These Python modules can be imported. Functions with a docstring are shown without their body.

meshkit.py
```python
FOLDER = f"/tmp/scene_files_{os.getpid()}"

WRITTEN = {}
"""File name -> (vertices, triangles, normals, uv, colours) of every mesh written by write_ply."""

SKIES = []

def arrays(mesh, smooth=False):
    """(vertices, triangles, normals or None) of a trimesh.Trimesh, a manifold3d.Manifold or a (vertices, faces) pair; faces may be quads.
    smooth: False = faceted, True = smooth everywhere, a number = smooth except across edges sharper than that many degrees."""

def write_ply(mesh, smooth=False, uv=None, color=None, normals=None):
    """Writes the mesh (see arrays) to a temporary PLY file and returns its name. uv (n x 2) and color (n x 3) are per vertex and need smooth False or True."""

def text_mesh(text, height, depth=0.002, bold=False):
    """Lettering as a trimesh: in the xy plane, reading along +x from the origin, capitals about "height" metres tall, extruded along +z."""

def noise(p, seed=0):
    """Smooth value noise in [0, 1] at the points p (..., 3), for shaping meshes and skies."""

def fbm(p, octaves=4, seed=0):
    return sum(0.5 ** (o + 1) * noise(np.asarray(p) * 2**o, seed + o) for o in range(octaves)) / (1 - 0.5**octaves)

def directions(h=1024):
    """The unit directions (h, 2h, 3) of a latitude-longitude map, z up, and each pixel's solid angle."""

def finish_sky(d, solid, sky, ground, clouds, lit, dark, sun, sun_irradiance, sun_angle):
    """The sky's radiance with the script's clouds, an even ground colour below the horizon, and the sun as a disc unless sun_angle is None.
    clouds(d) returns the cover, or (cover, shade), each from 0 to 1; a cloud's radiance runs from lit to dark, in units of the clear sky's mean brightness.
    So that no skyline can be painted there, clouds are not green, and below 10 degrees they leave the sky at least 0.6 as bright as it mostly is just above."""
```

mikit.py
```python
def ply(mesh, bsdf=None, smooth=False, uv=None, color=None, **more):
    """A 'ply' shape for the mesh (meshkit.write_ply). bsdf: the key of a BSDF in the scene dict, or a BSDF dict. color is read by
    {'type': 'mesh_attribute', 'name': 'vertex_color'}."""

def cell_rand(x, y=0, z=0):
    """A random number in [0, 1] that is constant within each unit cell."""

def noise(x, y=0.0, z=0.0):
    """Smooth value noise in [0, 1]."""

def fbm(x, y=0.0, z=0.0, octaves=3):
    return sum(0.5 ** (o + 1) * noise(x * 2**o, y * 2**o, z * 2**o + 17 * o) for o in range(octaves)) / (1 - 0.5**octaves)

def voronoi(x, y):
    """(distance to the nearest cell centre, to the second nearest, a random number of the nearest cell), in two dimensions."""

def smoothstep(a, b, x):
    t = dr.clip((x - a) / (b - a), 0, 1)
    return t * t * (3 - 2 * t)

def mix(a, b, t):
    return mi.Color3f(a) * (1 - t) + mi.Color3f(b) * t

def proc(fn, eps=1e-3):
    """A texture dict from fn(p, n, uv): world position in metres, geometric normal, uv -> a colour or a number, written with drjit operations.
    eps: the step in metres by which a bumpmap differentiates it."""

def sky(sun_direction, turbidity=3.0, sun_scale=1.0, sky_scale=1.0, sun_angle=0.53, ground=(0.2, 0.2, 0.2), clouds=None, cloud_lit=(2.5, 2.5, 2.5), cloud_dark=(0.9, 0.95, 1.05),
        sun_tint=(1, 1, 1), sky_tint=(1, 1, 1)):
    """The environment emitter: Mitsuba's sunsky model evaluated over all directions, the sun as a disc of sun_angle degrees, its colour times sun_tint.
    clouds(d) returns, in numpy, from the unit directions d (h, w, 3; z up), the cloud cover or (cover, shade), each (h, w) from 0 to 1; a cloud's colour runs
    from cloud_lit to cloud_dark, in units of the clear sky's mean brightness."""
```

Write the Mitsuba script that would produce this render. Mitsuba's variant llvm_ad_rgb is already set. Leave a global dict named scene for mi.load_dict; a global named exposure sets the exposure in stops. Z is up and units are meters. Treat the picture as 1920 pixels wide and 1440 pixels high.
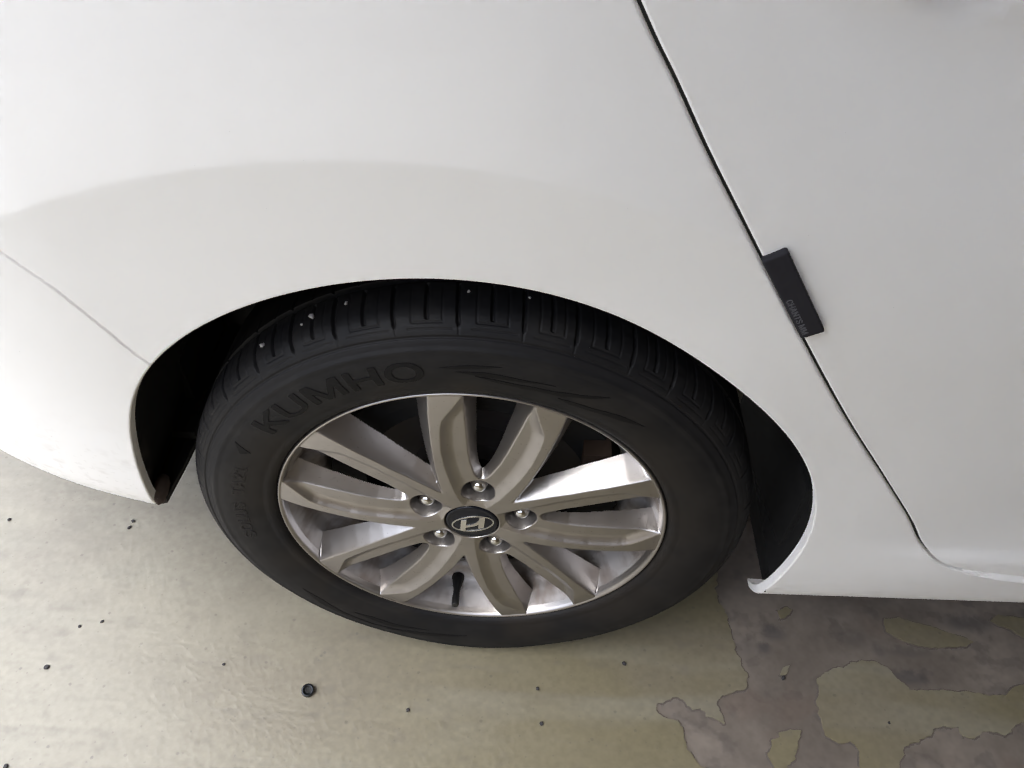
import math, numpy as np, trimesh, shapely, mitsuba as mi, drjit as dr
import mikit, meshkit
from mikit import proc, noise, fbm, voronoi, smoothstep, mix
from scipy.interpolate import PchipInterpolator, UnivariateSpline
from scipy.spatial import Delaunay
from shapely.geometry import Polygon, LineString, Point, box as sbox
from shapely import affinity

scene = {"type": "scene"}
labels = {}
T = mi.ScalarTransform4f

# ------------------------------------------------------------------ camera, sky, exposure
H = 0.305                                             # height of the wheel centre; x = towards the car's front, y = into the car
CAM = np.array([0.05726, -0.48986, 1.05196])
FWD = np.array([-0.022314, 0.692409, -0.721160])
UP = np.array([-0.053695, 0.719574, 0.692338])
scene["camera"] = {"type": "perspective", "fov": 67.28, "fov_axis": "x", "near_clip": 0.02, "far_clip": 200.0,
                   "to_world": T().look_at(origin=CAM.tolist(), target=(CAM + FWD).tolist(), up=UP.tolist())}
scene["sky"] = mikit.sky((-0.36, -0.20, 0.91), turbidity=3, sun_scale=0.25, sun_angle=40, sun_tint=(0.85, 0.97, 1.18), clouds=lambda d: 1.0, cloud_lit=(2.25, 2.5, 3.02))
exposure = 3.55

# ------------------------------------------------------------------ materials
def two(b): return {"type": "twosided", "bsdf": b}
def pr(color, rough, metal=0.0, **k):
    col = color if isinstance(color, dict) else {"type": "rgb", "value": list(color)}
    return {"type": "principled", "base_color": col, "roughness": rough, "metallic": metal, **k}

def paint_col(p, n, uv):
    d = fbm(p.x * 9 + 3, p.z * 9, p.y * 9, 3)
    c = mix((0.825, 0.812, 0.79), (0.79, 0.775, 0.75), d)
    # dust and splashes low on the panels, thickest round the rear of the wheel opening
    low = smoothstep(0.50, 0.33, p.z) * smoothstep(-0.18, -0.40, p.x) * 0.9 + smoothstep(0.30, 0.18, p.z) * 0.35
    g = smoothstep(0.55, 0.75, fbm(p.x * 55, p.z * 75, 1.7, 3)) * low
    sp = smoothstep(0.80, 0.86, noise(p.x * 210, p.z * 210, 5.0)) * (low * 0.8 + 0.015)
    return mix(c, (0.46, 0.43, 0.39), dr.clip(g * 0.26 + sp * 0.20, 0, 0.6))

def rim_col(p, n, uv):
    d = fbm(p.x * 30, p.y * 30, p.z * 30, 3)
    sp = smoothstep(0.86, 0.93, noise(p.x * 400, p.y * 400, p.z * 400))
    c = mix((0.42, 0.395, 0.375), (0.37, 0.345, 0.325), d)
    return mix(c, (0.20, 0.17, 0.14), sp * 0.28)

def barrel_col(p, n, uv):
    d = fbm(p.x * 40, p.y * 25, p.z * 40, 4)
    return mix((0.43, 0.405, 0.39), (0.24, 0.20, 0.175), smoothstep(0.38, 0.72, d))

def tyre_col(p, n, uv):
    r = dr.sqrt(p.x * p.x + (p.z - H) * (p.z - H))
    d = fbm(p.x * 28, p.y * 60, p.z * 28, 4)
    dust = smoothstep(0.30, 0.75, d)
    a = mix((0.0088, 0.0085, 0.0094), (0.0155, 0.0144, 0.0142), dust)
    a = mix(a, (0.011, 0.0105, 0.0115), smoothstep(0.2865, 0.2880, r) * smoothstep(0.2965, 0.2955, r) * smoothstep(0.02, 0.005, p.y) * 0.8)
    brown = smoothstep(0.285, 0.235, r) * smoothstep(0.35, 0.65, fbm(p.x * 14, p.z * 14, 4.0, 3))
    return mix(a, (0.020, 0.016, 0.013), brown * 0.7)

def tyre_bump(p, n, uv): return noise(p.x * 900, p.y * 900, p.z * 900) + 0.6 * fbm(p.x * 160, p.y * 160, p.z * 160, 2)

def liner_col(p, n, uv):
    d = fbm(p.x * 40, p.y * 40, p.z * 40, 4)
    low = smoothstep(0.42, 0.32, p.z) * smoothstep(-0.30, -0.36, p.x)
    return mix(mix((0.003, 0.003, 0.0035), (0.007, 0.0065, 0.006), d), (0.06, 0.045, 0.037), low * smoothstep(0.3, 0.6, d) * smoothstep(0.05, 0.02, p.y))

def speck(p, f, seed, lo, hi):
    a, b, w = voronoi(p.x * f + seed, p.y * f * 1.1)
    return smoothstep(hi, lo, a) * smoothstep(0.55, 0.60, w)

def coat_col(p, n, uv):
    wear = fbm(p.x * 3.1 + 2, p.y * 7.5, 0.3, 4)
    strk = fbm(p.x * 6 + 9, p.y * 60, 2.3, 3)
    fine = fbm(p.x * 150, p.y * 170, 8.0, 3)
    x_ramp = smoothstep(0.22, -0.55, p.x + 0.5 * (wear - 0.5))  # paler paint to the left, partly the brighter light there put into colour
    c = mix((0.186, 0.160, 0.097), (0.296, 0.269, 0.212), x_ramp)
    c = mix(c, (0.195, 0.168, 0.138), smoothstep(0.48, 0.78, wear) * 0.45)
    c = mix(c, (0.175, 0.158, 0.128), smoothstep(0.52, 0.85, strk) * 0.32)
    c = mix(c, (0.275, 0.257, 0.205), smoothstep(0.55, 0.85, fbm(p.x * 5 + 31, p.y * 26, 4.1, 3)) * 0.40)
    c = c * (0.90 + 0.20 * fine)
    blot = smoothstep(0.62, 0.80, fbm(p.x * 34 + 7, p.y * 52, 6.2, 3))
    c = mix(c, (0.15, 0.13, 0.11), blot * 0.25)
    c = mix(c, (0.10, 0.09, 0.08), speck(p, 19.0, 3.0, 0.02, 0.06) * 0.35)
    return mix(c, (0.10, 0.09, 0.085), speck(p, 42.0, 11.0, 0.03, 0.08) * 0.22)

def coat_bump(p, n, uv):
    a, b, w = voronoi(p.x * 105, p.y * 120)
    return smoothstep(0.0, 0.6, a) * (0.4 + 0.6 * w) + 0.8 * fbm(p.x * 60, p.y * 90, 1.0, 3)

def conc_col(p, n, uv):
    d = fbm(p.x * 11 + 5, p.y * 13, 0.7, 5)
    f = fbm(p.x * 120, p.y * 120, 3.0, 3)
    c = mix((0.212, 0.178, 0.147), (0.142, 0.118, 0.097), smoothstep(0.3, 0.7, d))
    c = mix(c, (0.07, 0.06, 0.058), smoothstep(0.58, 0.74, fbm(p.x * 38 + 4, p.y * 44, 5.0, 4)) * 0.3)
    c = mix(c, (0.15, 0.108, 0.085), smoothstep(0.60, 0.78, fbm(p.x * 17, p.y * 17, 9.0, 3)) * 0.35)
    for (x, y, rx, ry, k) in ((0.4145, 0.0228, .010, .010, .85), (0.4325, 0.0468, .017, .012, .8), (0.6135, -0.0084, .026, .010, .75), (0.7217, 0.0805, .034, .012, .8),
                              (0.620, 0.030, .030, .008, .5), (0.3885, 0.0227, .018, .014, .35), (0.55, 0.045, .02, .012, .4), (0.58, 0.03, .008, .01, .5)):
        ddx, ddy = (p.x - x + 0.012 * (d - .5)) / rx, (p.y - y + 0.010 * (f - .5)) / ry
        c = mix(c, (0.062, 0.058, 0.060), smoothstep(1.6, 0.3, dr.sqrt(ddx * ddx + ddy * ddy)) * k * 0.72)
    return c * (0.88 + 0.24 * f)

M = {
    "white_paint": two(pr(proc(paint_col), 0.42, 0.0, specular=0.5, clearcoat=1.0, clearcoat_gloss=0.96)),
    "alloy": two(pr(proc(rim_col), 0.32, 0.93, specular=0.5)),
    "barrel_alloy": two(pr(proc(barrel_col), 0.52, 0.55)),
    "pocket_shade": two(pr((0.012, 0.0125, 0.014), 0.36, 0.0, specular=0.25)),  # shade inside the nut pockets, put into a near-black colour
    "mud": two(pr(proc(lambda p, n, uv: mix((0.060, 0.040, 0.032), (0.095, 0.072, 0.062), fbm(p.x * 120, p.y * 120, p.z * 120, 3))), 0.85)),
    "grime": two(pr((0.122, 0.102, 0.088), 0.8)),
    "chrome": two(pr((0.62, 0.62, 0.62), 0.16, 1.0)),
    "badge_metal": two(pr((0.80, 0.78, 0.75), 0.28, 1.0)),
    "cap_black": two(pr((0.008, 0.009, 0.013), 0.20, 0.0, specular=0.25, clearcoat=0.1)),
    "tyre_rubber": two({"type": "bumpmap", "arbitrary": proc(tyre_bump, 3e-4), "scale": 0.00009, "bsdf": pr(proc(tyre_col), 0.60, 0.0, specular=0.22)}),
    "smooth_rubber": two(pr((0.0050, 0.0047, 0.0052), 0.60, 0.0, specular=0.18)),
    "stem_rubber": two(pr((0.010, 0.010, 0.010), 0.45)),
    "liner_plastic": two(pr(proc(liner_col), 0.75)),
    "black_void": two(pr((0.006, 0.006, 0.006), 0.9)),
    "seal_rubber": two(pr((0.018, 0.019, 0.017), 0.7)),
    "brake_iron": two(pr((0.055, 0.048, 0.045), 0.5, 0.4)),
    "rusty_iron": two(pr((0.030, 0.016, 0.008), 0.8)),
    "foam": two(pr((0.017, 0.016, 0.020), 0.80, 0.0, specular=0.3, sheen=0.2)),
    "print_grey": two(pr((0.085, 0.085, 0.095), 0.7)),
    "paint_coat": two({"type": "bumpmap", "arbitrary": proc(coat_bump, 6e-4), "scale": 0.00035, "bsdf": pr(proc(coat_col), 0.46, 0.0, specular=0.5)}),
    "concrete": two({"type": "bumpmap", "arbitrary": proc(lambda p, n, uv: fbm(p.x * 130, p.y * 130, 2.0, 4), 5e-4), "scale": 0.0010, "bsdf": pr(proc(conc_col), 0.65, 0.0, specular=0.4)}),
    "blocker_paint": two({"type": "diffuse", "reflectance": {"type": "rgb", "value": [0.25, 0.19, 0.115]}}),
    "grit_dark": two(pr((0.040, 0.037, 0.036), 0.8)),
    "grit_white": two(pr((0.42, 0.40, 0.38), 0.8)),
    "gloss_black": two(pr((0.005, 0.006, 0.007), 0.22, 0.0, clearcoat=0.5)),
}
scene.update(M)

def add(key, shape, label=None, cat=None, group=None, kind=None):
    assert key not in scene, key
    scene[key] = shape
    note(key, label, cat, group, kind)
def note(key, label=None, cat=None, group=None, kind=None):
    e = {k: v for k, v in (("label", label), ("category", cat), ("group", group), ("kind", kind)) if v}
    if e: labels[key] = e
def raw(v, f, n, mat):
    return {"type": "ply", "filename": meshkit.write_ply((v, f), True, normals=n), "face_normals": False, "bsdf": {"type": "ref", "id": mat}}
def seq(base, k): return base if k == 0 else "%s_%03d" % (base, k)
def sst(a, b, x):
    t = np.clip((x - a) / (b - a), 0, 1); return t * t * (3 - 2 * t)

# ------------------------------------------------------------------ floor: bare concrete under a worn coat of paint
def rough(poly, step=0.0025, amp=0.0028, seed=1):
    q = np.asarray(LineString(list(poly) + [poly[0]]).segmentize(step).coords)[:-1]
    q3 = np.c_[q, np.zeros(len(q))]
    d = [2.2 * (meshkit.fbm(q3 * 45 + o, 2, seed + k) - .5) + 1.6 * (meshkit.fbm(q3 * 150 + o, 3, seed + k + 3) - .5) for k, o in ((0, 3.1), (7, 9.7))]
    return Polygon(q + np.c_[d[0], d[1]] * 2.2 * amp).buffer(0).buffer(.0012).buffer(-.0012).simplify(0.0002)
C1 = [(0.356,0.108),(0.365,0.077),(0.367,0.05),(0.374,0.044),(0.368,0.03),(0.369,0.017),(0.378,-0.001),(0.3825,-0.022),(0.378,-0.033),(0.366,-0.043),(0.351,-0.048),(0.337,-0.055),(0.333,-0.067),(0.34,-0.083),(0.3375,-0.092),(0.323,-0.082),(0.307,-0.073),(0.295,-0.075),(0.291,-0.061),(0.277,-0.057),(0.2645,-0.064),(0.254,-0.069),(0.253,-0.08),(0.263,-0.085),(0.277,-0.087),(0.286,-0.106),(0.2906,-0.119),(0.288,-0.133),(0.294,-0.143),(0.31,-0.147),(0.30,-0.19),(0.335,-0.24),(0.39,-0.21),(0.3925,-0.142),(0.3915,-0.124),(0.4005,-0.1045),(0.415,-0.094),(0.4434,-0.0936),(0.437,-0.11),(0.426,-0.124),(0.419,-0.14),(0.415,-0.166),(0.43,-0.215),(0.49,-0.225),(0.512,-0.16),(0.514,-0.127),(0.513,-0.114),(0.5065,-0.101),(0.482,-0.098),(0.473,-0.089),(0.476,-0.061),(0.48,-0.037),(0.481,-0.019),(0.488,-0.008),(0.51,-0.0035),(0.5265,-0.0024),(0.533,0.0057),(0.555,0.0103),(0.573,0.0098),(0.588,0),(0.611,-0.0244),(0.63,-0.0277),(0.658,-0.023),(0.684,-0.0243),(0.709,-0.0272),(0.727,-0.0276),(0.744,-0.0205),(0.759,-0.012),(0.769,-0.0085),(0.858,0.005),(0.95,0.03),(1.10,0.12),(0.99,0.30),(0.80,0.36),(0.62,0.30),(0.45,0.27),(0.37,0.19)]
I1 = [(0.5997,0.0784),(0.6209,0.0815),(0.6412,0.076),(0.6646,0.0708),(0.6866,0.0622),(0.7095,0.0571),(0.7229,0.0514),(0.708,0.0439),(0.6822,0.04),(0.657,0.0374),(0.6362,0.0393),(0.6142,0.0476),(0.596,0.0597)]
I2 = [(0.7569,0.0852),(0.7804,0.0732),(0.7973,0.0611),(0.8211,0.0593),(0.8486,0.0877),(0.8097,0.092),(0.7737,0.0965)]
I3 = [(0.4447,0.082),(0.4588,0.0898),(0.4655,0.0833),(0.4523,0.0722),(0.4456,0.0701)]
I4 = [(0.4281,-0.0164),(0.4346,-0.0052),(0.4443,-0.0015),(0.441,-0.0109),(0.4353,-0.0174)]
C2 = [(0.545,-0.20),(0.5671,-0.1184),(0.5725,-0.1047),(0.5883,-0.0984),(0.5999,-0.0881),(0.6204,-0.0855),(0.641,-0.0745),(0.6579,-0.0749),(0.6597,-0.0858),(0.6731,-0.0877),(0.6953,-0.0809),(0.716,-0.0782),(0.7287,-0.0746),(0.7408,-0.0655),(0.7589,-0.063),(0.8329,-0.05),(0.95,-0.10),(0.88,-0.24),(0.66,-0.28)]
bare = rough(C1, seed=1).union(rough(C2, seed=2))
for k, I in enumerate((I1, I2, I3, I4)): bare = bare.difference(rough(I, amp=0.0012, seed=11 + k))
bare = bare.difference(rough([(0.452,-0.150),(0.462,-0.138),(0.47,-0.147),(0.46,-0.158)], amp=.001, seed=31)).difference(rough([(0.735,-0.105),(0.75,-0.09),(0.765,-0.098),(0.75,-0.113)], amp=.001, seed=33))
coat = sbox(-40, -40, 40, 40).difference(sbox(-1.6, -1.2, 1.8, 1.6)), sbox(-1.6, -1.2, 1.8, 1.6).difference(bare)
rim_ = []; rsg = np.random.default_rng(8); bl = bare.boundary
gaps = shapely.union_all([Point(bl.interpolate(rsg.uniform(0, bl.length)).coords[0]).buffer(rsg.uniform(.002, .009)) for _ in range(170)])
edge = shapely.union_all([bl.buffer(.0008).difference(gaps.buffer(-.002)), bl.buffer(.0022).difference(gaps)]).intersection(bare)
for g_ in edge.geoms if hasattr(edge, "geoms") else [edge]:
    if g_.area > 1e-8: rim_.append(trimesh.creation.extrude_polygon(g_, 0.0003, engine="earcut"))
slab = trimesh.creation.box((80, 80, 0.2)); slab.apply_translation((0, 0, -0.1))
add("floor", mikit.ply(slab, "concrete"), "bare grey-brown concrete floor showing where its paint has peeled off beside the car", kind="structure")
cm = []
for g in coat:
    for q in getattr(g, "geoms", [g]):
        e = trimesh.creation.extrude_polygon(q, 0.0016, engine="earcut"); e.apply_translation((0, 0, 0.0006)); cm.append(e)
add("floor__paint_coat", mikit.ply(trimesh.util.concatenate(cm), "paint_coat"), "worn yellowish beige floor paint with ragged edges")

add("floor__edge_grime", mikit.ply(trimesh.util.concatenate(rim_), "grime"), "dark line of grime along the peeled paint edges")
# ------------------------------------------------------------------ unseen roof and walls, added to shade the floor away from the open side
def bx(x0, x1, y0, y1, z0, z1):
    b = trimesh.creation.box((x1 - x0, y1 - y0, z1 - z0)); b.apply_translation(((x0 + x1) / 2, (y0 + y1) / 2, (z0 + z1) / 2)); return b
roof = trimesh.creation.extrude_polygon(Polygon([(-0.9, 7), (-0.9, -0.5), (0.05, -1.6), (2.8, -1.6), (2.8, 7)]), 0.2, engine="earcut"); roof.apply_translation((0, 0, 2.2))
add("added_ceiling", mikit.ply(roof, "blocker_paint"), "unseen roof slab added to shade the parking bay away from its open side", kind="structure")
add("wall", mikit.ply(bx(2.6, 2.79, -1.39, 7, 0, 2.19), "blocker_paint"), "unseen plain wall added to keep light out at the closed end", kind="structure")
add("wall_001", mikit.ply(bx(0.1, 2.79, -1.8, -1.61, 0, 4.2), "blocker_paint"), "unseen plain wall added at the side to block skylight", kind="structure")
add("wall_002", mikit.ply(bx(-20, -12, -20, 20, 0, 4.5), "blocker_paint"), "unseen high wall added far off to block the low sky", kind="structure")
add("wall_003", mikit.ply(bx(-11.9, 6, -20, -14, 0, 8), "blocker_paint"), "unseen plain wall added behind the camera to block the low sky", kind="structure")

# ------------------------------------------------------------------ car body surface: y as a function of (x, z)
_crease = UnivariateSpline([30, 50, 74, 84, 92, 101, 114.5, 129, 145, 165], [.468, .468, .469, .4716, .477, .4835, .5015, .534, .585, .66], k=4, s=1e-5)
def crease_r(ph):                                     # radius of the pressed crease above the wheel opening, by direction in degrees
    return _crease(np.clip(ph, 40, 160))
_door = PchipInterpolator([.10,.14,.165,.185,.21,.25,.295,.318,.342,.36,.45,.55,.65,.75,.85,.95,1.05,1.25],[.09,.055,.022,.004,-.008,-.016,-.021,-.0215,-.0145,-.0135,-.019,-.0255,-.030,-.0305,-.026,-.016,.002,.05])
_sill = PchipInterpolator([.10,.14,.165,.185,.21,.25,.295,.36,.45,.55,.65,.75,.85,.95,1.05,1.25],[.09,.055,.022,.004,-.008,-.0145,-.0165,-.018,-.0205,-.0255,-.030,-.0305,-.026,-.016,.002,.05])
_bump = PchipInterpolator([.20,.26,.30,.34,.40,.50,.60,.72,.85,1.0,1.25],[.10,.035,.004,-.008,-.014,-.020,-.024,-.024,-.014,.012,.08])
def body_y(x, z):
    x = np.asarray(x, float); z = np.asarray(z, float)
    zs = z - .05 * np.clip(x - .36, 0, .6) * (1 - sst(.22, .30, z))
    k = sst(.40, .56, x)
    front = _door(zs) * k + _sill(zs) * (1 - k)
    r = np.hypot(x, z - H); ph = np.degrees(np.arctan2(z - H, x))
    d = r - crease_r(ph)
    dd = np.maximum(d, 0)
    fl = -.0305 + .0175 * d + .0925 * np.sqrt(d * d + .0026 ** 2) + .50 * dd * dd
    rear = _bump(z)
    w1 = sst(38, 72, ph); w2 = 1 - sst(150, 178, ph)
    y = front * (1 - w1) + w1 * (fl * w2 + rear * (1 - w2))
    y = np.where((ph < 0) & (x < 0), rear, y)
    y = y + .85 * np.maximum(0, -.30 - x) ** 2
    q = np.hypot((x - .302) / .062, (z - .945) / .069)
    return y + .009 * (1 - sst(.76, 1.02, q))
def body_n(x, z, e=5e-4):
    gx = (body_y(x + e, z) - body_y(x - e, z)) / (2 * e); gz = (body_y(x, z + e) - body_y(x, z - e)) / (2 * e)
    n = np.stack([gx, -np.ones_like(gx), gz], -1); return n / np.linalg.norm(n, axis=-1, keepdims=True)

def panel(poly, R=0.0022, flange=0.010, lift=None):
    """A sheet-metal panel: its outline in (x, z), rounded and turned in along the edge."""
    yf = (lambda x, z: body_y(x, z) + lift(x, z)) if lift else body_y
    V, F, N = [], [], []; base = 0
    def put(v, n):
        nonlocal base; V.append(v); N.append(n); base += len(v); return np.arange(base - len(v), base)
    def resample(ring, s=0.0035):
        L = LineString(ring); m = max(8, int(L.length / s))
        return np.array([L.interpolate(t, normalized=True).coords[0] for t in np.linspace(0, 1, m, endpoint=False)])
    poly = shapely.geometry.polygon.orient(poly)
    loops = []
    for ring in [poly.exterior] + list(poly.interiors):
        c = np.asarray(ring.coords)[:-1]
        keep = np.hypot(*(c - np.roll(c, 1, 0)).T) > 1e-5
        q = resample(np.vstack([c[keep], c[keep][:1]]))
        t1 = q - np.roll(q, 1, 0); t2 = np.roll(q, -1, 0) - q
        t = t1 / np.linalg.norm(t1, axis=1, keepdims=True) + t2 / np.linalg.norm(t2, axis=1, keepdims=True)
        t /= np.linalg.norm(t, axis=1, keepdims=True)
        inn = np.c_[-t[:, 1], t[:, 0]]
        x3 = lambda v: np.c_[v[:, 0], np.zeros(len(v)), v[:, 1]]
        prev = None; m = len(q)
        for k, a in enumerate(np.linspace(0, 1, 7)):
            if k == 0:
                fl = np.c_[q[:, 0], yf(q[:, 0], q[:, 1]) + R + flange, q[:, 1]]
                prev = put(fl, -x3(inn))
            d = R * (1 - math.cos(a * math.pi / 2)); off = R * (1 - math.sin(a * math.pi / 2))
            pq = q + inn * d
            ns = body_n(pq[:, 0], pq[:, 1]); s = math.cos(a * math.pi / 2)
            n = ns * math.sqrt(max(0, 1 - s * s)) - x3(inn) * s; n /= np.linalg.norm(n, axis=1, keepdims=True)
            cur = put(np.c_[pq[:, 0], yf(pq[:, 0], pq[:, 1]) + off, pq[:, 1]], n)
            i = np.arange(m); j = (i + 1) % m
            F.append(np.r_[np.c_[prev[i], prev[j], cur[j]], np.c_[prev[i], cur[j], cur[i]]]); prev = cur
        loops.append((pq, prev))
    inner = Polygon(loops[0][0], [l[0] for l in loops[1:]]).buffer(0)
    x0, z0, x1, z1 = inner.bounds; g = 0.0075
    gx, gz = np.meshgrid(np.arange(x0, x1, g), np.arange(z0, z1, g * .87)); gx[1::2] += g / 2
    pts = np.c_[gx.ravel(), gz.ravel()]
    near = inner.buffer(-0.0030); shapely.prepare(near)
    cph = np.arange(40, 172, .34); cr0 = crease_r(cph)
    dc = np.hypot(pts[:, 0], pts[:, 1] - H) - crease_r(np.degrees(np.arctan2(pts[:, 1] - H, pts[:, 0])))
    pts = pts[np.abs(dc) > .0085]                     # close rows of points along the crease keep it crisp
    rows = [np.c_[(cr0 + o) * np.cos(np.radians(cph)), H + (cr0 + o) * np.sin(np.radians(cph))] for o in (-.0075, -.005, -.0034, -.0025, -.0012, 0, .0012, .0025, .0034, .005, .0075)]
    pts = np.vstack([pts] + rows)
    pts = pts[shapely.contains_xy(near, pts[:, 0], pts[:, 1])]
    ip = put(np.c_[pts[:, 0], yf(pts[:, 0], pts[:, 1]), pts[:, 1]], body_n(pts[:, 0], pts[:, 1]))
    allp = np.vstack([l[0] for l in loops] + [pts]); idx = np.concatenate([l[1] for l in loops] + [ip])
    tri = Delaunay(allp).simplices; c = allp[tri].mean(1)
    tri = tri[shapely.contains_xy(inner, c[:, 0], c[:, 1])]
    F.append(idx[tri])
    V, F, N = np.vstack(V), np.vstack(F), np.vstack(N)
    fn = np.cross(V[F[:, 1]] - V[F[:, 0]], V[F[:, 2]] - V[F[:, 0]])
    bad = (fn * N[F].sum(1)).sum(1) < 0
    F[bad] = F[bad][:, [0, 2, 1]]
    return V, F, N

ARCH = np.array([(-0.3688,0.3044),(-0.3573,0.3640),(-0.3491,0.4134),(-0.3372,0.4589),(-0.3152,0.5079),(-0.2845,0.5614),(-0.2483,0.5898),(-0.1976,0.6255),(-0.1391,0.6526),(-0.0900,0.6666),(-0.0431,0.6749),(0.0027,0.6778),(0.0503,0.6729),(0.0927,0.6610),(0.1347,0.6438),(0.1817,0.6180),(0.2231,0.5875),(0.2714,0.5408),(0.3167,0.4839),(0.3477,0.4329),(0.3609,0.3956),(0.3670,0.3332),(0.3606,0.2734),(0.3534,0.2007)])
aphi = np.degrees(np.arctan2(ARCH[:, 1] - H, ARCH[:, 0])); aphi[aphi < -90] += 360
asp = UnivariateSpline(aphi[::-1], np.hypot(ARCH[:, 0], ARCH[:, 1] - H)[::-1], k=4, s=24 * 0.0014 ** 2)
aa = np.radians(np.linspace(182.5, -17.0, 260))
arch = np.c_[asp(np.degrees(aa)) * np.cos(aa), H + asp(np.degrees(aa)) * np.sin(aa)]
SEAM = [(-0.09,1.27),(0.02,1.03),(0.07,0.9475),(0.1096,0.8825),(0.1229,0.8615),(0.1362,0.8423),(0.1676,0.7937),(0.1981,0.7494),(0.2231,0.7128),(0.2718,0.6416),(0.3412,0.5432),(0.4069,0.4571),(0.4655,0.3788),(0.4888,0.3436),(0.5068,0.3246),(0.5278,0.3105),(0.5577,0.3019),(0.6210,0.2923),(0.80,0.283),(1.7,0.28)]
s_ = np.array(SEAM); l_ = np.r_[0, np.cumsum(np.hypot(*np.diff(s_, axis=0).T))]
seam = np.c_[[PchipInterpolator(l_, s_[:, k])(np.linspace(0, l_[-1], 400)) for k in (0, 1)]].T
BSEAM = [(-0.98,0.93),(-0.60,0.90),(-0.47,0.80),(-0.41,0.742),(-0.3591,0.6884),(-0.3290,0.6480),(-0.3045,0.6005),(-0.2940,0.5770),(-0.284,0.5595),(-0.26,0.545)]
whole = Polygon(list(arch) + [(0.353, 0.162), (0.6, 0.177), (1.6, 0.205), (1.6, 1.2), (-0.95, 1.2), (-0.95, 0.335), (-0.55, 0.314), (-0.42, 0.305), (-0.385, 0.300), (arch[0][0] - .004, arch[0][1] - .002)]).buffer(0)
pieces = whole.difference(LineString(seam).buffer(0.0014)).difference(LineString(BSEAM).buffer(0.0005))
big = sorted(pieces.geoms, key=lambda g: -g.area)[:3]
door = next(g for g in big if g.contains(Point(1.0, 0.7))); quarter = next(g for g in big if g.contains(Point(0.0, 0.75))); bumper = next(g for g in big if g.contains(Point(-0.6, 0.5)))
note("car", "white car seen close up at its rear wheel, parked on worn painted concrete", "car")
add("car__quarter_panel", raw(*panel(quarter), "white_paint"))
add("car__rear_bumper", raw(*panel(bumper), "white_paint"), "white rear bumper corner speckled with road dirt")
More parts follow.
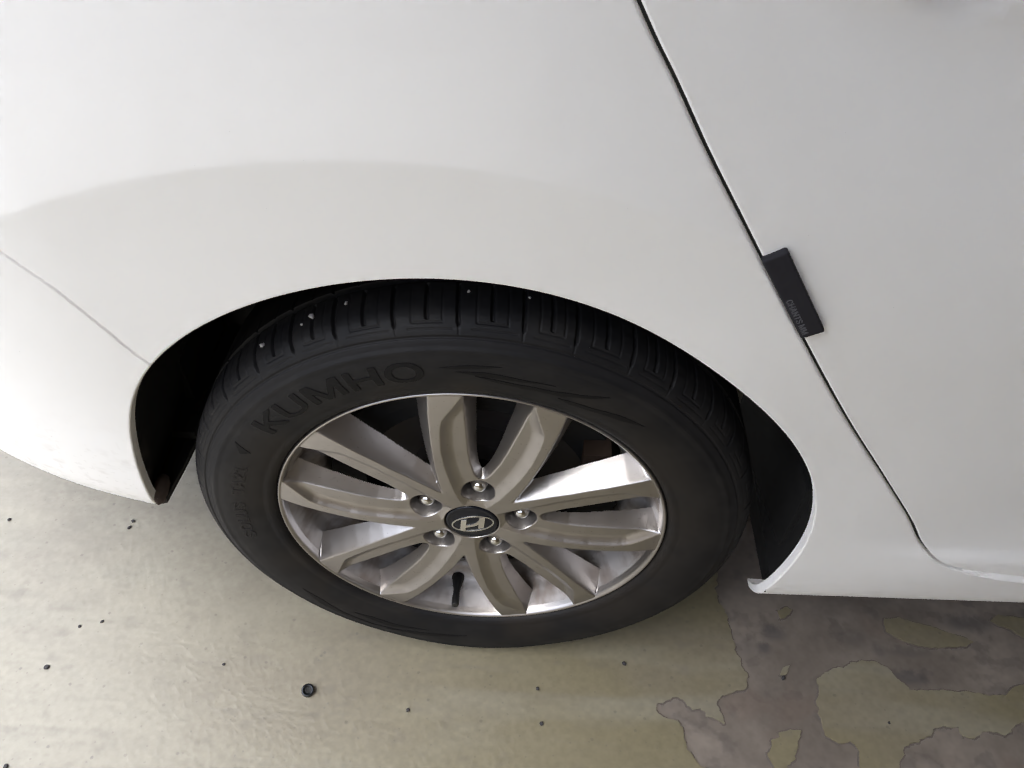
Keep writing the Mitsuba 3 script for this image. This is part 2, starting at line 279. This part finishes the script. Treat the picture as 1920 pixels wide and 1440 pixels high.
add("car__rear_door", raw(*panel(door, lift=lambda x, z: .0025 * sst(.5, .62, x) * sst(.40, .30, z)), "white_paint"))

def ribbon(path, y0, y1, mat, grow=(0, 0)):
    """A strip standing on a line in (x, z), from depth y0 to y1 (numbers or arrays); grow moves the line along its normal."""
    p = np.asarray(path); t = np.gradient(p, axis=0); n = np.c_[-t[:, 1], t[:, 0]]; n /= np.linalg.norm(n, axis=1, keepdims=True)
    a, b = p + n * grow[0], p + n * grow[1]
    v = np.r_[np.c_[a[:, 0], np.broadcast_to(y0, len(p)), a[:, 1]], np.c_[b[:, 0], np.broadcast_to(y1, len(p)), b[:, 1]]]
    i = np.arange(len(p) - 1); m = len(p)
    f = np.r_[np.c_[i, i + 1, i + 1 + m], np.c_[i, i + 1 + m, i + m]]
    return trimesh.Trimesh(v, f, process=False)
sl = seam[(seam[:, 0] < 1.6)]; sy = body_y(sl[:, 0], sl[:, 1]) + 0.0085
add("car__door_seal", mikit.ply(ribbon(sl, sy, sy, "seal", (-0.012, 0.012)), "seal_rubber", smooth=True), "dark rubber seal down in the door gap")
lg = seam[(seam[:, 0] > .545) & (seam[:, 0] < 1.6)]; x_ramp = sst(.545, .60, lg[:, 0])
add("car__sill_ledge", mikit.ply(ribbon(lg, body_y(lg[:, 0], lg[:, 1]) + .004, body_y(lg[:, 0], lg[:, 1]) - .0018 * x_ramp, "x", (0.0010, -0.0042)), "white_paint", smooth=True), "bright upturned edge of the sill under the door")
# door handle above its recess
hb = trimesh.creation.capsule(height=0.17, radius=0.0125, count=(24, 24)); hb.apply_transform(trimesh.transformations.rotation_matrix(math.pi / 2, (0, 1, 0)))
hb.apply_translation((0.275, 0, 0)); hb.vertices *= (1, .75, 1.25); hb.apply_translation((0, -0.050, 0.946))
add("car__rear_door__handle", mikit.ply(hb, "white_paint", smooth=True))
# wheel-arch liner
archl = np.vstack([[(-.3735, .2935), (-.3712, .2985)], arch])
archl = archl[:-3]
lay = body_y(archl[:, 0], np.maximum(archl[:, 1], .302)) + 0.007
lin = [ribbon(archl, lay, lay + .004, "x", (0.0005, 0.010)), ribbon(archl, lay + .004, lay + .06, "x", (0.010, 0.014)), ribbon(archl, lay + .06, 0.30, "x", (0.014, 0.022))]
lin.append(ribbon(np.array([(0.45, 0.24), (0.45, 0.72), (-0.45, 0.72), (-0.45, 0.32)]), 0.02, 0.30, "x"))
lin.append(bx(0.372, 0.380, 0.035, 0.30, 0.165, 0.36))
bk = bx(-0.44, 0.44, 0.30, 0.31, 0.30, 0.75)
add("car__wheel_arch_liner", mikit.ply(trimesh.util.concatenate(lin + [bk]), "liner_plastic", smooth=40), "black wheel arch liner with dried mud at its rear tip")
mud = trimesh.creation.icosphere(subdivisions=4, radius=1.0); mud.vertices *= (1 + .18 * (meshkit.fbm(mud.vertices * 2.2 + 5, 3, 9) - .5))[:, None]
mud.vertices = mud.vertices * (.0060, .019, .016) + (-.3665, .024, .3075)
add("car__wheel_arch_liner__mud", mikit.ply(mud, "mud", smooth=True), "brown dried mud on the rear tip of the wheel arch liner")
under = [bx(-0.58, -0.354, 0.105, 0.31, 0.303, 0.315), bx(0.385, 1.6, 0.030, 1.70, 0.235, 0.30), bx(-0.70, -0.372, 0.16, 1.70, 0.312, 0.40), bx(-0.93, -0.70, 0.42, 1.70, 0.312, 0.40), bx(-0.40, 0.40, 0.311, 1.70, 0.30, 0.40), bx(-0.93, 1.6, 1.66, 1.70, 0.30, 1.19), bx(-0.93, 1.6, 0.45, 1.66, 1.17, 1.19), bx(-0.60, 1.6, 0.13, 0.45, 1.17, 1.19)]
add("car__underbody", mikit.ply(trimesh.util.concatenate(under), "black_void"))

# ------------------------------------------------------------------ wheel
PH = math.radians(82.0)                                # direction of the first wheel nut
def lathe(profile, n=256):
    """profile: (y, r) pairs; turned about the wheel's axle."""
    p = np.asarray(profile, float); a = np.linspace(0, 2 * math.pi, n, endpoint=False)
    v = np.stack([np.outer(p[:, 1], np.cos(a)), np.outer(p[:, 0], np.ones(n)), H + np.outer(p[:, 1], np.sin(a))], -1).reshape(-1, 3)
    i, j = np.meshgrid(np.arange(len(p) - 1), np.arange(n), indexing="ij"); i, j = i.ravel(), j.ravel(); k = (j + 1) % n
    f = np.r_[np.c_[i * n + j, i * n + k, (i + 1) * n + k], np.c_[i * n + j, (i + 1) * n + k, (i + 1) * n + j]]
    return trimesh.Trimesh(v, f, process=False)
def curve(ctrl, m=120):
    c = np.asarray(ctrl, float); l = np.r_[0, np.cumsum(np.hypot(*np.diff(c, axis=0).T))]
    t = np.linspace(0, l[-1], m); return np.c_[[PchipInterpolator(l, c[:, k])(t) for k in range(c.shape[1])]].T

# tyre: a fine grid with the tread cut into it
half = [(12,217.5),(7,219.6),(2.5,221.2),(-1.5,223.5),(-4.0,227),(-5.2,230.5),(-5.6,233.5),(-6.6,236),(-9.2,245),(-11.2,255),(-12.0,264),(-11.8,272),(-10.6,279.5),(-8.8,285.5),(-6.6,290.5),(-4.8,293.6),(-3.4,296.0),(-2.2,298.2),(0.6,302),(5,306.2),(10,309.8),(17,312.6),(28,314.6),(45,315.6),(82.5,316.0)]
cu = curve(half, 1500); ls = np.r_[0, np.cumsum(np.hypot(*np.diff(cu, axis=0).T))]
s_edge = ls[np.argmin(np.abs(cu[:, 1] - 296.0) + np.abs(cu[:, 0] + 3.4))]
sv = np.r_[np.linspace(0, s_edge - 6, 46), np.arange(s_edge - 5.5, s_edge + 84, 0.62)]; sv = np.unique(np.r_[sv[sv < ls[-1]], ls[-1]])
cy, cr = np.interp(sv, ls, cu[:, 0]), np.interp(sv, ls, cu[:, 1])
tv = sv - s_edge
back = [(165 - 82.5 + 0, 316.0)] and [(120,315.6),(140,313.5),(155,309.5),(164,302),(171,286),(176,268),(174,245),(166,225),(155,217.5)]
cy = np.r_[cy, [b[0] for b in back]]; cr = np.r_[cr, [b[1] for b in back]]; tv = np.r_[tv, np.full(len(back), 999.0)]
NT = 2200
th = np.linspace(0, 2 * math.pi, NT, endpoint=False)
pitches = 36
rngp = np.random.default_rng(4); pl = 1 + .10 * np.sign(rngp.uniform(-1, 1, pitches)); pb = np.r_[0, np.cumsum(pl)]; pb = pb / pb[-1] * 2 * math.pi
pi_ = np.clip(np.searchsorted(pb, th, side="right") - 1, 0, pitches - 1); u = (th - pb[pi_]) / (pb[pi_ + 1] - pb[pi_]); W = (pb[pi_ + 1] - pb[pi_]) * 308
ux = (u * W)[:, None]; Wc = W[:, None]; t = tv[None, :]
def bar(c, w, soft=.7): return np.clip((w / 2 + soft / 2 - np.abs(ux - c)) / soft, 0, 1)
def span(a, b, soft=1.2): return np.clip((t - a) / soft + .5, 0, 1) * np.clip((b - t) / soft + .5, 0, 1)
lean = 0.06 * (t - 25)
w_long = np.interp(tv, [-3, 7, 12, 40, 56], [1.1, 1.3, 3.0, 3.5, 2.8])[None, :]
dep = np.zeros((NT, len(tv)))
m_ = lambda d: np.copyto(dep, np.maximum(dep, d))
m_(3.4 * bar(.08 * Wc + lean, w_long) * span(-2, 57) * np.interp(tv, [-3, 8, 13], [.16, .22, 1])[None, :])
m_(3.0 * bar(.56 * Wc + lean, np.interp(tv, [12, 18, 40, 56], [2.6, 3.2, 3.2, 2.2])[None, :], .8) * span(15, 56))
m_(0.9 * bar(.32 * Wc + lean, 1.25) * span(13, 54)); m_(0.9 * bar(.80 * Wc + lean, 1.25) * span(12, 54))
m_(0.7 * np.clip((1.3 - np.abs(t - 12.4)) / .7, 0, 1) * np.clip((.25 * Wc - np.abs(ux - lean - .56 * Wc)) / 1 + .5, 0, 1))
m_(0.55 * np.clip((1.2 - np.abs(t - 6.6)) / .7, 0, 1) * np.clip((.36 * Wc - np.abs(ux - .50 * Wc)) / 1 + .5, 0, 1))
m_(6.5 * np.clip((4.2 - np.abs(t - 61.5)) / 1.2, 0, 1) * (tv < 900)[None, :])
m_(4.0 * bar(.30 * Wc - lean, 2.6) * span(66, 90) * (tv < 900)[None, :]); m_(2.0 * bar(.78 * Wc - lean, 1.3) * span(66, 90) * (tv < 900)[None, :])
m_(1.1 * np.clip((1.6 - np.abs(t + 1.0)) / .8, 0, 1) * np.ones_like(ux))
dep = dep - 1.1 * np.clip((3.2 - np.abs(t + 13.2)) / 1.6, 0, 1)
ty_, tr_ = np.gradient(cy), np.gradient(cr); ln = np.hypot(ty_, tr_); ny, nr = -tr_ / ln, ty_ / ln
def tyre_pt(cy_, cr_, a): return np.stack([cr_ / 1000 * np.cos(a), cy_ / 1000, H + cr_ / 1000 * np.sin(a)], -1)
P = tyre_pt((cy - ny * dep), (cr - nr * dep), th[:, None])
def squash(P):                                        # the tyre stands on the floor: flattened below, bulging a little beside it
    low = np.clip((0.05 - P[..., 2]) / 0.05, 0, 1.3) ** 2
    P[..., 1] -= low * 0.006 * np.clip((0.04 - P[..., 1]) / 0.05, 0, 1)
    P[..., 2] = np.where(P[..., 2] < 0.0022, 0.0022, P[..., 2]); return P
P = squash(P)
i, j = np.meshgrid(np.arange(NT), np.arange(len(tv) - 1), indexing="ij"); i, j = i.ravel(), j.ravel(); k = (i + 1) % NT; nn = len(tv)
tf = np.r_[np.c_[i * nn + j, k * nn + j, k * nn + j + 1], np.c_[i * nn + j, k * nn + j + 1, i * nn + j + 1]]
add("car__wheel__tyre", mikit.ply(trimesh.Trimesh(P.reshape(-1, 3), tf, process=False), "tyre_rubber", smooth=True))

half_r = np.array([h[1] for h in half]); half_y = np.array([h[0] for h in half])
yr = PchipInterpolator(half_r[1:-1], half_y[1:-1])      # sidewall depth at radius (mm)
def on_sidewall(x, z, proud):                          # wheel-plane metres -> a point just proud of the sidewall
    r = np.hypot(x, z); return np.stack([x, yr(r * 1000) / 1000 - proud, z + H], -1)
def sidewall_mesh(mesh, to_xz, proud):
    v, f = trimesh.remesh.subdivide_to_size(mesh.vertices, mesh.faces, 0.004, max_iter=12)
    xz = to_xz(v[:, 0], v[:, 1]); o = on_sidewall(xz[0], xz[1], proud)
    o[:, 1] += np.where(v[:, 2] < 1e-6, proud + 0.001, 0)
    return trimesh.Trimesh(o, f, process=False)
def arc_text(text, h, r0, a_mid, stretch, proud=0.0007, bold=True):
    m = meshkit.text_mesh(text, h, 0.001, bold=bold); x0, x1 = m.bounds[:, 0]
    def f(x, y):
        a = math.radians(a_mid) - (x - (x0 + x1) / 2) * stretch / r0; r = r0 + y; return r * np.cos(a), r * np.sin(a)
    return sidewall_mesh(m, f, proud)
add("car__wheel__tyre_lettering", mikit.ply(arc_text("KUMHO", 0.0235, 0.2495, 119.5, 1.55), "smooth_rubber", smooth=False), "raised capital letters KUMHO on the upper left of the tyre")
add("car__wheel__tyre_lettering_001", mikit.ply(trimesh.util.concatenate([arc_text("TA21", 0.0125, 0.2525, 162.5, 1.15, 0.0006), arc_text("SOLUS", 0.0125, 0.2525, 179.5, 1.2, 0.0006)]), "tyre_rubber", smooth=False), "smaller raised letters SOLUS TA21 on the left of the tyre")
def swoosh(pts):                                       # (angle, radius mm) outline of a moulded streak
    q = np.array(pts, float); a, r = np.radians(q[:, 0]), q[:, 1] / 1000
    pl_ = Polygon(np.c_[a * .26, r])
    m = trimesh.creation.extrude_polygon(pl_.buffer(.0006).buffer(-.0006), 0.001, engine="earcut")
    return sidewall_mesh(m, lambda x, y: (y * np.cos(x / .26), y * np.sin(x / .26)), 0.0005)
SW = [[(95,266),(90,269.5),(83,271.5),(86,268),(92,264.5)], [(92,261),(86,262.5),(78,260),(72,262),(79,256.5),(87,256.5)], [(88,256),(80,252),(72,254),(66,262),(61,272),(64,262),(70,250),(78,247),(84,250)],
      [(70,246),(62,250),(56,258),(50,262),(55,252),(62,245),(67,242)], [(-146,262),(-136,273),(-124,274),(-112,266),(-120,270),(-130,268),(-138,262)], [(-116,272),(-104,266),(-92,254),(-101,257),(-110,263)],
      [(150.5,255),(148.5,275),(151.8,265),(150.2,254)], [(-128,258),(-116,262),(-104,252),(-114,255),(-122,254)]]
for k, s in enumerate(SW): add(seq("car__wheel__tyre_swoosh", k), mikit.ply(swoosh(s), "smooth_rubber", smooth=False))

# rim: lip and barrel turned, face as a fine relief with five pairs of spokes
barrel = curve([(0.150,.205),(0.140,.190),(0.12,.180),(0.064,.1795),(0.056,.184),(0.049,.196),(0.044,.2015),(0.030,.2062),(0.014,.2112),(0.0062,.2136),(0.0036,.2144),(0.0016,.2156),(0.0004,.2168),(-0.0004,.2180),(0.0002,.2190),(0.0022,.2199),(0.0070,.2204),(0.013,.2200)], 150)
nb = int(np.argmin(np.abs(barrel[:, 0] - 0.010)))
add("car__wheel__barrel", mikit.ply(lathe(barrel[:nb + 1]), "barrel_alloy", smooth=True), "dusty inside of the wheel barrel")
add("car__wheel__rim", mikit.ply(lathe(barrel[nb:]), "alloy", smooth=True))

g = 0.00062; ax = np.arange(-0.2166, 0.2166 + g, g); GX, GZ = np.meshgrid(ax, ax)
R_ = np.hypot(GX, GZ); A_ = np.arctan2(GZ, GX)
rel = np.mod(A_ - PH + math.pi / 5, 2 * math.pi / 5) - math.pi / 5
pa, pb_ = R_ * np.cos(rel), R_ * np.abs(np.sin(rel))
def pdist(path, closed=False):
    q = np.asarray(path, float); q = np.vstack([q, q[:1]]) if closed else q
    best = np.full(pa.shape, 9.0)
    for (x0, z0), (x1, z1) in zip(q[:-1], q[1:]):
        dx, dz = x1 - x0, z1 - z0; tt = np.clip(((pa - x0) * dx + (pb_ - z0) * dz) / (dx * dx + dz * dz), 0, 1)
        best = np.minimum(best, np.hypot(pa - x0 - tt * dx, pb_ - z0 - tt * dz))
    return best
def inside(path): 
    pg = Polygon(path); shapely.prepare(pg); return shapely.contains_xy(pg, pa.ravel(), pb_.ravel()).reshape(pa.shape)
def smin(a, b, k):
    hh = np.clip(.5 + .5 * (b - a) / k, 0, 1); return b * (1 - hh) + a * hh - k * hh * (1 - hh)
mm = lambda l: [(x / 1000, y / 1000) for x, y in l]
CREASE = mm([(31,13.5),(45,20),(58,25.5),(80,33),(101,40),(130,47),(155,50.4),(168,51.2),(175,50.6),(181,48.4),(195,42.2),(208,36.6),(219,33.5)])
OUTER = mm([(52.6,38.2),(75,44.4),(97,50.0),(137,58.0),(180,65.0),(202,67.5),(219,68)])
RIDGE = mm([(79,0),(80,3.6),(84,7),(92,10.2),(110,16),(130,20.4),(150,24),(175,28.8),(198,32.4),(219,34)])
yf = np.interp(R_, [0, .032, .06, .09, .13, .17, .195, .208, .2145, .2170], [.0050, .0042, .0010, -.0015, -.0030, -.0025, -.0010, .0003, .0012, .0010])
yf = yf + 0.0
trough = inside([(0.0, -.01)] + [(CREASE[0][0], -.01)] + CREASE + [(0.220, -.01)]) & (pa > CREASE[0][0])
sc = np.where(trough, pdist(CREASE + []), 0)
sc = np.where(trough, np.minimum(sc, np.maximum(pa - CREASE[0][0], 0) * 1.2), 0)
wall = np.where(sc < .013, .0076 * (1 - (1 - np.clip(sc / .013, 0, 1)) ** 1.7), .0076 + .05 * (sc - .013))
wall = wall * np.interp(pa, [.03, .05, .075], [.55, .8, 1.0])
ridge = inside([(RIDGE[0][0], -.01)] + RIDGE + [(0.220, -.01)])
sr = np.where(ridge, pdist(RIDGE), 0)
rise = np.sqrt(np.maximum(sr + .0006, 0) ** 2 + .0006 ** 2) - .0006 * math.sqrt(2)
d_tr = wall + np.where(ridge, 2.1 * np.maximum(rise, 0), 0)
wide = inside(OUTER + [(0.30, .30)]) & (pb_ < 0.3) | (np.abs(rel) > math.radians(35.99)) & (pa > .0466)
wide = inside(OUTER + [(0.260, .189), (0.0526, .0382)]) 
so = np.where(wide, pdist(OUTER), 0)
d_w = np.where(wide, 1.9 * so + .0, 0)
rimw = np.maximum(.2150 - R_, 0) * 5.0
dep_ = np.where(wide, smin(d_w, rimw + .0005, .012), d_tr)
dep_ = np.where(trough & ~wide, smin(d_tr, rimw + .003, .006), dep_)
dep_ = np.where(wide, np.maximum(dep_, np.minimum(d_w, .004)), dep_)
Y = yf + dep_
rho = np.hypot(pa - .05715, pb_)
Y = np.maximum(Y, np.minimum(.030, .030 - (rho - .0150) * 8.0))
Y = np.where(R_ < .0312, np.maximum(Y, .0042 + np.clip((.0312 - R_) * 6, 0, .012)), Y)
back_ = np.interp(R_, [.05, .10, .16, .21], [.020, .021, .027, .031])
cut = ((Y > yf + back_) & (rho > .0185) & (R_ > .045)) | (rho < .0152)
from scipy.ndimage import gaussian_filter
Ys = gaussian_filter(Y, 0.75)
gz, gx = np.gradient(gaussian_filter(Y, 1.1), g)
nrm = np.stack([gx, -np.ones_like(gx), gz], -1); nrm /= np.linalg.norm(nrm, axis=-1, keepdims=True)
Fh = gaussian_filter(Y - yf - back_, .6); fz, fx = np.gradient(Fh, g); fl_ = np.maximum(np.hypot(fx, fz), .3)
from scipy.ndimage import binary_dilation
edge_ = binary_dilation(cut & (rho > .0185)) & ~cut & (rho > .0190)
mv = np.where(edge_, np.clip(-Fh / fl_, -.6 * g, 1.1 * g), 0); GX = GX + mv * fx / fl_; GZ = GZ + mv * fz / fl_
vid = np.arange(GX.size).reshape(GX.shape)
ok = ~(cut | (R_ > .2164))
q0, q1, q2, q3 = vid[:-1, :-1], vid[:-1, 1:], vid[1:, 1:], vid[1:, :-1]
def okf(*q): return np.all([ok.ravel()[x] for x in q], axis=0)
t1, t2 = okf(q0, q1, q2), okf(q0, q2, q3)
FA = np.r_[np.c_[q0[t1], q1[t1], q2[t1]], np.c_[q0[t2], q2[t2], q3[t2]]]
VA = np.stack([GX, Ys, GZ + H], -1).reshape(-1, 3); NA = nrm.reshape(-1, 3)
cxz = VA[FA].mean(1); cr2 = np.hypot(cxz[:, 0], cxz[:, 2] - H); ca = np.mod(np.arctan2(cxz[:, 2] - H, cxz[:, 0]) - PH + math.pi / 5, 2 * math.pi)
sector = np.where(cr2 < .064, 0, 1 + (ca // (math.pi / 5)).astype(int))
def sub(sel, mat):
    f = FA[sel]; uq, inv = np.unique(f, return_inverse=True); return raw(VA[uq], inv.reshape(-1, 3), NA[uq], mat)
add("car__wheel__hub", sub(sector == 0, "alloy"))
for k in range(10): add(seq("car__wheel__spoke", k), sub(sector == k + 1, "alloy"))

def place(mesh, a, r, y):                              # a part modelled round the local +z axis, set on the wheel facing outwards (-y)
    m = mesh.copy(); m.apply_transform(trimesh.transformations.rotation_matrix(math.pi / 2, (1, 0, 0)))
    m.apply_translation((r * math.cos(a), y, H + r * math.sin(a))); return m
hexn = trimesh.creation.extrude_polygon(Polygon([(0.0118 * math.cos(t), 0.0118 * math.sin(t)) for t in np.arange(6) * math.pi / 3]).buffer(-.001).buffer(.001), 0.016)
dome = trimesh.creation.revolve(np.array([(.0098, 0), (.0098, .001), (.0088, .004), (.0084, .0075), (.0066, .0105), (.0036, .0122), (0, .0128)]), sections=40)
dome.apply_translation((0, 0, .016))
wash = trimesh.creation.revolve(np.array([(.0150, -.002), (.0150, .001), (.0125, .004), (0, .004)]), sections=40)
cup = trimesh.creation.revolve(np.array([(0, -.0405), (.0150, -.0405), (.0152, -.034), (.0168, -.0165), (.0176, -.0130)]), sections=56)
nut = trimesh.util.concatenate([hexn, dome, wash])
for k in range(5):
    m = nut.copy(); m.apply_transform(trimesh.transformations.rotation_matrix(.4 + k * 1.3, (0, 0, 1)))
    add(seq("car__wheel__nut_pocket", k), mikit.ply(place(cup, PH + k * 2 * math.pi / 5, .05715, .0), "pocket_shade", smooth=30))
    add(seq("car__wheel__lug_nut", k), mikit.ply(place(m, PH + k * 2 * math.pi / 5, .05715, .0375), "chrome", smooth=35))
cap = lathe([(0.013, .0300), (0.0062, .0300), (0.0048, .0294), (0.0040, .0283), (0.0042, .0262), (0.0046, .0250), (0.0040, .020), (0.0034, .010), (0.0032, 0.0001)], 128)
add("car__wheel__centre_cap", mikit.ply(cap, "cap_black", smooth=50), "black round centre cap with a metal oval badge")
def cap_y(p): return 0.0046 - 0.0014 * np.clip(1 - np.hypot(p[:, 0], p[:, 1]) / .025, 0, 1)
def badge(poly, h=0.0011):
    m = trimesh.creation.extrude_polygon(poly, h, engine="earcut"); v, f = trimesh.remesh.subdivide_to_size(m.vertices, m.faces, .003, max_iter=8)
    o = np.c_[v[:, 0], cap_y(v) - v[:, 2], v[:, 1] + H]; return trimesh.Trimesh(o, f, process=False)
el = lambda a, b: affinity.translate(affinity.rotate(affinity.scale(Point(0, 0).buffer(1, 64), a, b), 17.5, origin=(0, 0)), .0012, -.0016)
ring = el(.0252, .0148).difference(el(.0237, .0133))
hs = [Polygon([(-0.0120,.0046),(-0.0058,.0058),(-0.0074,-.0163),(-0.0136,-.0148)]), Polygon([(0.0090,.0112),(0.0156,.0124),(0.0138,-.0086),(0.0074,-.0106)]),
      Polygon([(-0.0072,-.0052),(-.002,-.0034),(0.0040,.0008),(0.0092,.0075),(0.0088,.0012),(0.0060,-.0036),(0.0010,-.0062),(-0.0072,-.0092)])]
hl = shapely.union_all(hs).intersection(el(.0245, .0141)).buffer(.0005).buffer(-.0005)
add("car__wheel__badge", mikit.ply(trimesh.util.concatenate([badge(x) for gm in (ring, hl) for x in getattr(gm, "geoms", [gm])]), "badge_metal", smooth=30), "metal badge of a slanted H in an oval ring")
# valve stem in the lower wide gap
def between(p0, p1, prof, n=28):
    p0, p1 = np.array(p0), np.array(p1); m = trimesh.creation.revolve(np.array(prof), sections=n)
    z = (p1 - p0) / np.linalg.norm(p1 - p0); m.apply_transform(trimesh.geometry.align_vectors((0, 0, 1), z)); m.apply_translation(p0); return m
va = math.radians(262.6); vp = lambda r, y: (r * math.cos(va), y, H + r * math.sin(va))
add("car__wheel__valve_stem", mikit.ply(between(vp(.2005, .048), vp(.1965, .002), [(0, 0), (.0085, 0), (.0085, .004), (.0072, .008), (.0060, .016), (.0046, .021), (.0044, .032), (.0050, .0325), (.0050, .0445), (.0043, .0462), (0, .0464)]), "stem_rubber", smooth=35))
# brake behind the spokes
add("car__brake_disc", mikit.ply(lathe([(.062, .0001), (.062, .070), (.085, .075), (.088, .131), (.098, .131), (.100, .07)], 128), "brake_iron", smooth=30))
cal = trimesh.creation.box((.030, .030, .045)); cal.apply_translation((.136, .052, .070)); cal2 = cal.copy(); cal = trimesh.util.concatenate([cal]); cal.apply_translation((0, 0, H))
add("car__brake_caliper", mikit.ply(cal, "rusty_iron"), "rust-brown brake caliper glimpsed behind the spokes")
add("car__shade_shield", mikit.ply(lathe([(.0605, .132), (.0590, .150), (.0600, .172), (.070, .174), (.16, .170)], 96), "black_void"))  # black shield, widened and set forward to stand in for deep shade

# ------------------------------------------------------------------ foam edge guard stuck on the door's rear edge
GQ = np.array([(0.2188,0.7190),(0.2352,0.7284),(0.2836,0.6560),(0.2680,0.6466)])
import manifold3d
def guard_mesh(th=0.0078, r=0.0016):
    c = np.array(Polygon(GQ).buffer(-r, join_style="mitre").exterior.coords)[:-1]
    m = manifold3d.Manifold.batch_hull([manifold3d.Manifold.sphere(r, 24).translate((x, z, h)) for x, z in c for h in (r, th - r)]).to_mesh()
    v, f = trimesh.remesh.subdivide_to_size(m.vert_properties[:, :3], m.tri_verts, .005, max_iter=10)
    n = meshkit.fbm(v * 900, 3, 5) - .5
    return trimesh.Trimesh(np.c_[v[:, 0], body_y(v[:, 0], v[:, 1]) + .0012 - v[:, 2] - n * .0002, v[:, 1]], f, process=False)
add("door_edge_guard", mikit.ply(guard_mesh(), "foam", smooth=45), "dark foam door edge guard stuck on the rear edge of the car door", "door guard")
gdir = GQ[3] - GQ[0]; gdir /= np.linalg.norm(gdir); gup = np.array([-gdir[1], gdir[0]])
tm = meshkit.text_mesh("CHANTS MM", 0.0046, 0.0003, bold=True)
sc_ = 0.040 / tm.bounds[1, 0]; v = tm.vertices; o2 = GQ[3] - gdir * 0.0445 + gup * 0.0024
xy = o2 + np.outer(v[:, 0] * sc_, gdir) + np.outer(v[:, 1], gup)
tm = trimesh.Trimesh(np.c_[xy[:, 0], body_y(xy[:, 0], xy[:, 1]) + .0012 - .0078 - v[:, 2], xy[:, 1]], tm.faces, process=False)
add("door_edge_guard__lettering", mikit.ply(tm, "print_grey"), "faint grey lettering along one edge of the guard")

# ------------------------------------------------------------------ litter on the floor and stones in the tread
def pebble(r, seed, flat=.7):
    s = trimesh.creation.icosphere(subdivisions=2, radius=1.0); n = meshkit.noise(s.vertices * 1.7 + seed * 3.3, seed) - .5
    s.vertices *= (1 + .7 * n)[:, None]; rs = np.random.default_rng(seed); s.vertices *= r * np.array([rs.uniform(.7, 1.25), rs.uniform(.7, 1.1), flat])
    s.apply_transform(trimesh.transformations.rotation_matrix(rs.uniform(0, 6.28), (0, 0, 1))); return s
def rest(m, x, y, z=.0022): m.apply_translation((x, y, z - m.bounds[0, 2] - .0002)); return m
btn = trimesh.creation.revolve(np.array([(0, 0), (.0074, 0), (.0086, .0012), (.0088, .0045), (.0080, .0062), (.0066, .0070), (.0052, .0062), (.0040, .0052), (0, .0050)]), sections=48)
btn.apply_transform(trimesh.transformations.rotation_matrix(.22, (1, 0.4, 0)))
add("plastic_cap", mikit.ply(rest(btn, -0.2199, -0.081), "gloss_black", smooth=35), "small round glossy black plastic cap lying on the floor below the tyre", "plastic cap")
GR = [(0.0912,-0.0583,.0034),(0.0976,-0.1049,.0032),(-0.0815,-0.0979,.0036),(-0.5858,-0.0712,.0042),(0.2115,-0.0153,.0040),(-0.7566,0.1591,.0042),(-0.3454,-0.0514,.0026),(-0.5386,-0.0004,.0030),(-0.5672,-0.0096,.0024),(-0.5764,-0.1992,.0044),(-0.5613,0.1694,.0040),(-0.5625,0.1573,.0036),(0.4324,-0.0219,.0042),(0.564,-0.0745,.0024)]
GL = ["dark grit crumb below the bottom of the tyre, upper of two in line", "dark grit crumb below the bottom of the tyre, lower of two in line",
      "dark grit crumb on the floor to the lower right of the round black cap", "largest dark grit crumb on the pale floor at far left, below two smaller ones",
      "dark grit crumb on the floor between the tyre and the peeled patch", "dark grit crumb at the left edge of the picture, just below the bumper",
      "small dark grit crumb on the floor to the upper left of the round black cap", "small dark crumb on the pale floor at left, right one of a close pair",
      "smallest dark crumb on the pale floor at left, left one of a close pair", "dark grit crumb in the bottom left corner of the picture",
      "upper of two dark crumbs lying together on the floor below the bumper's corner", "lower of two dark crumbs lying together on the floor below the bumper's corner",
      "dark crumb on bare concrete at the tip of a small sliver of paint", "tiny dark crumb on the olive paint between the two peeled patches"]
for k, (x, y, r) in enumerate(GR):
    add(seq("grit_crumb", k), mikit.ply(rest(pebble(r * .82, 20 + k, .5), x, y), "grit_dark", smooth=True), GL[k], "grit", "dark grit crumbs on the floor")
TS = [(500,128.2,23,.0030),(589,117.2,30,.0034),(648,110.6,33,.0024),(571,119.0,24,.0018),(870,90.0,34,.0018),(975,80.2,35,.0020)]
TL = ["pale stone in the tyre tread, leftmost of all", "largest pale stone in the tyre tread, under the top of the wheel opening", "pale stone in a deep groove of the tyre tread, right of the largest stone",
      "tiny pale stone in the tread just below and left of the largest stone", "faint pale stone in the tread at the very top of the tyre", "faint pale stone in the tyre tread, rightmost of all"]
rm = (tv > 2) & (tv < 900)
rt = lambda y: np.interp(y, cy[rm], cr[rm])
for k, (_, a, y, r) in enumerate(TS):
    m = pebble(r * .78, 70 + k, .9); a = math.radians(a); rr = float(rt(y)) / 1000 + .0004
    m.apply_translation((rr * math.cos(a), y / 1000, H + rr * math.sin(a)))
    add(seq("tread_stone", k), mikit.ply(m, "grit_white", smooth=True), TL[k], "stone", "pale stones in the tyre tread")
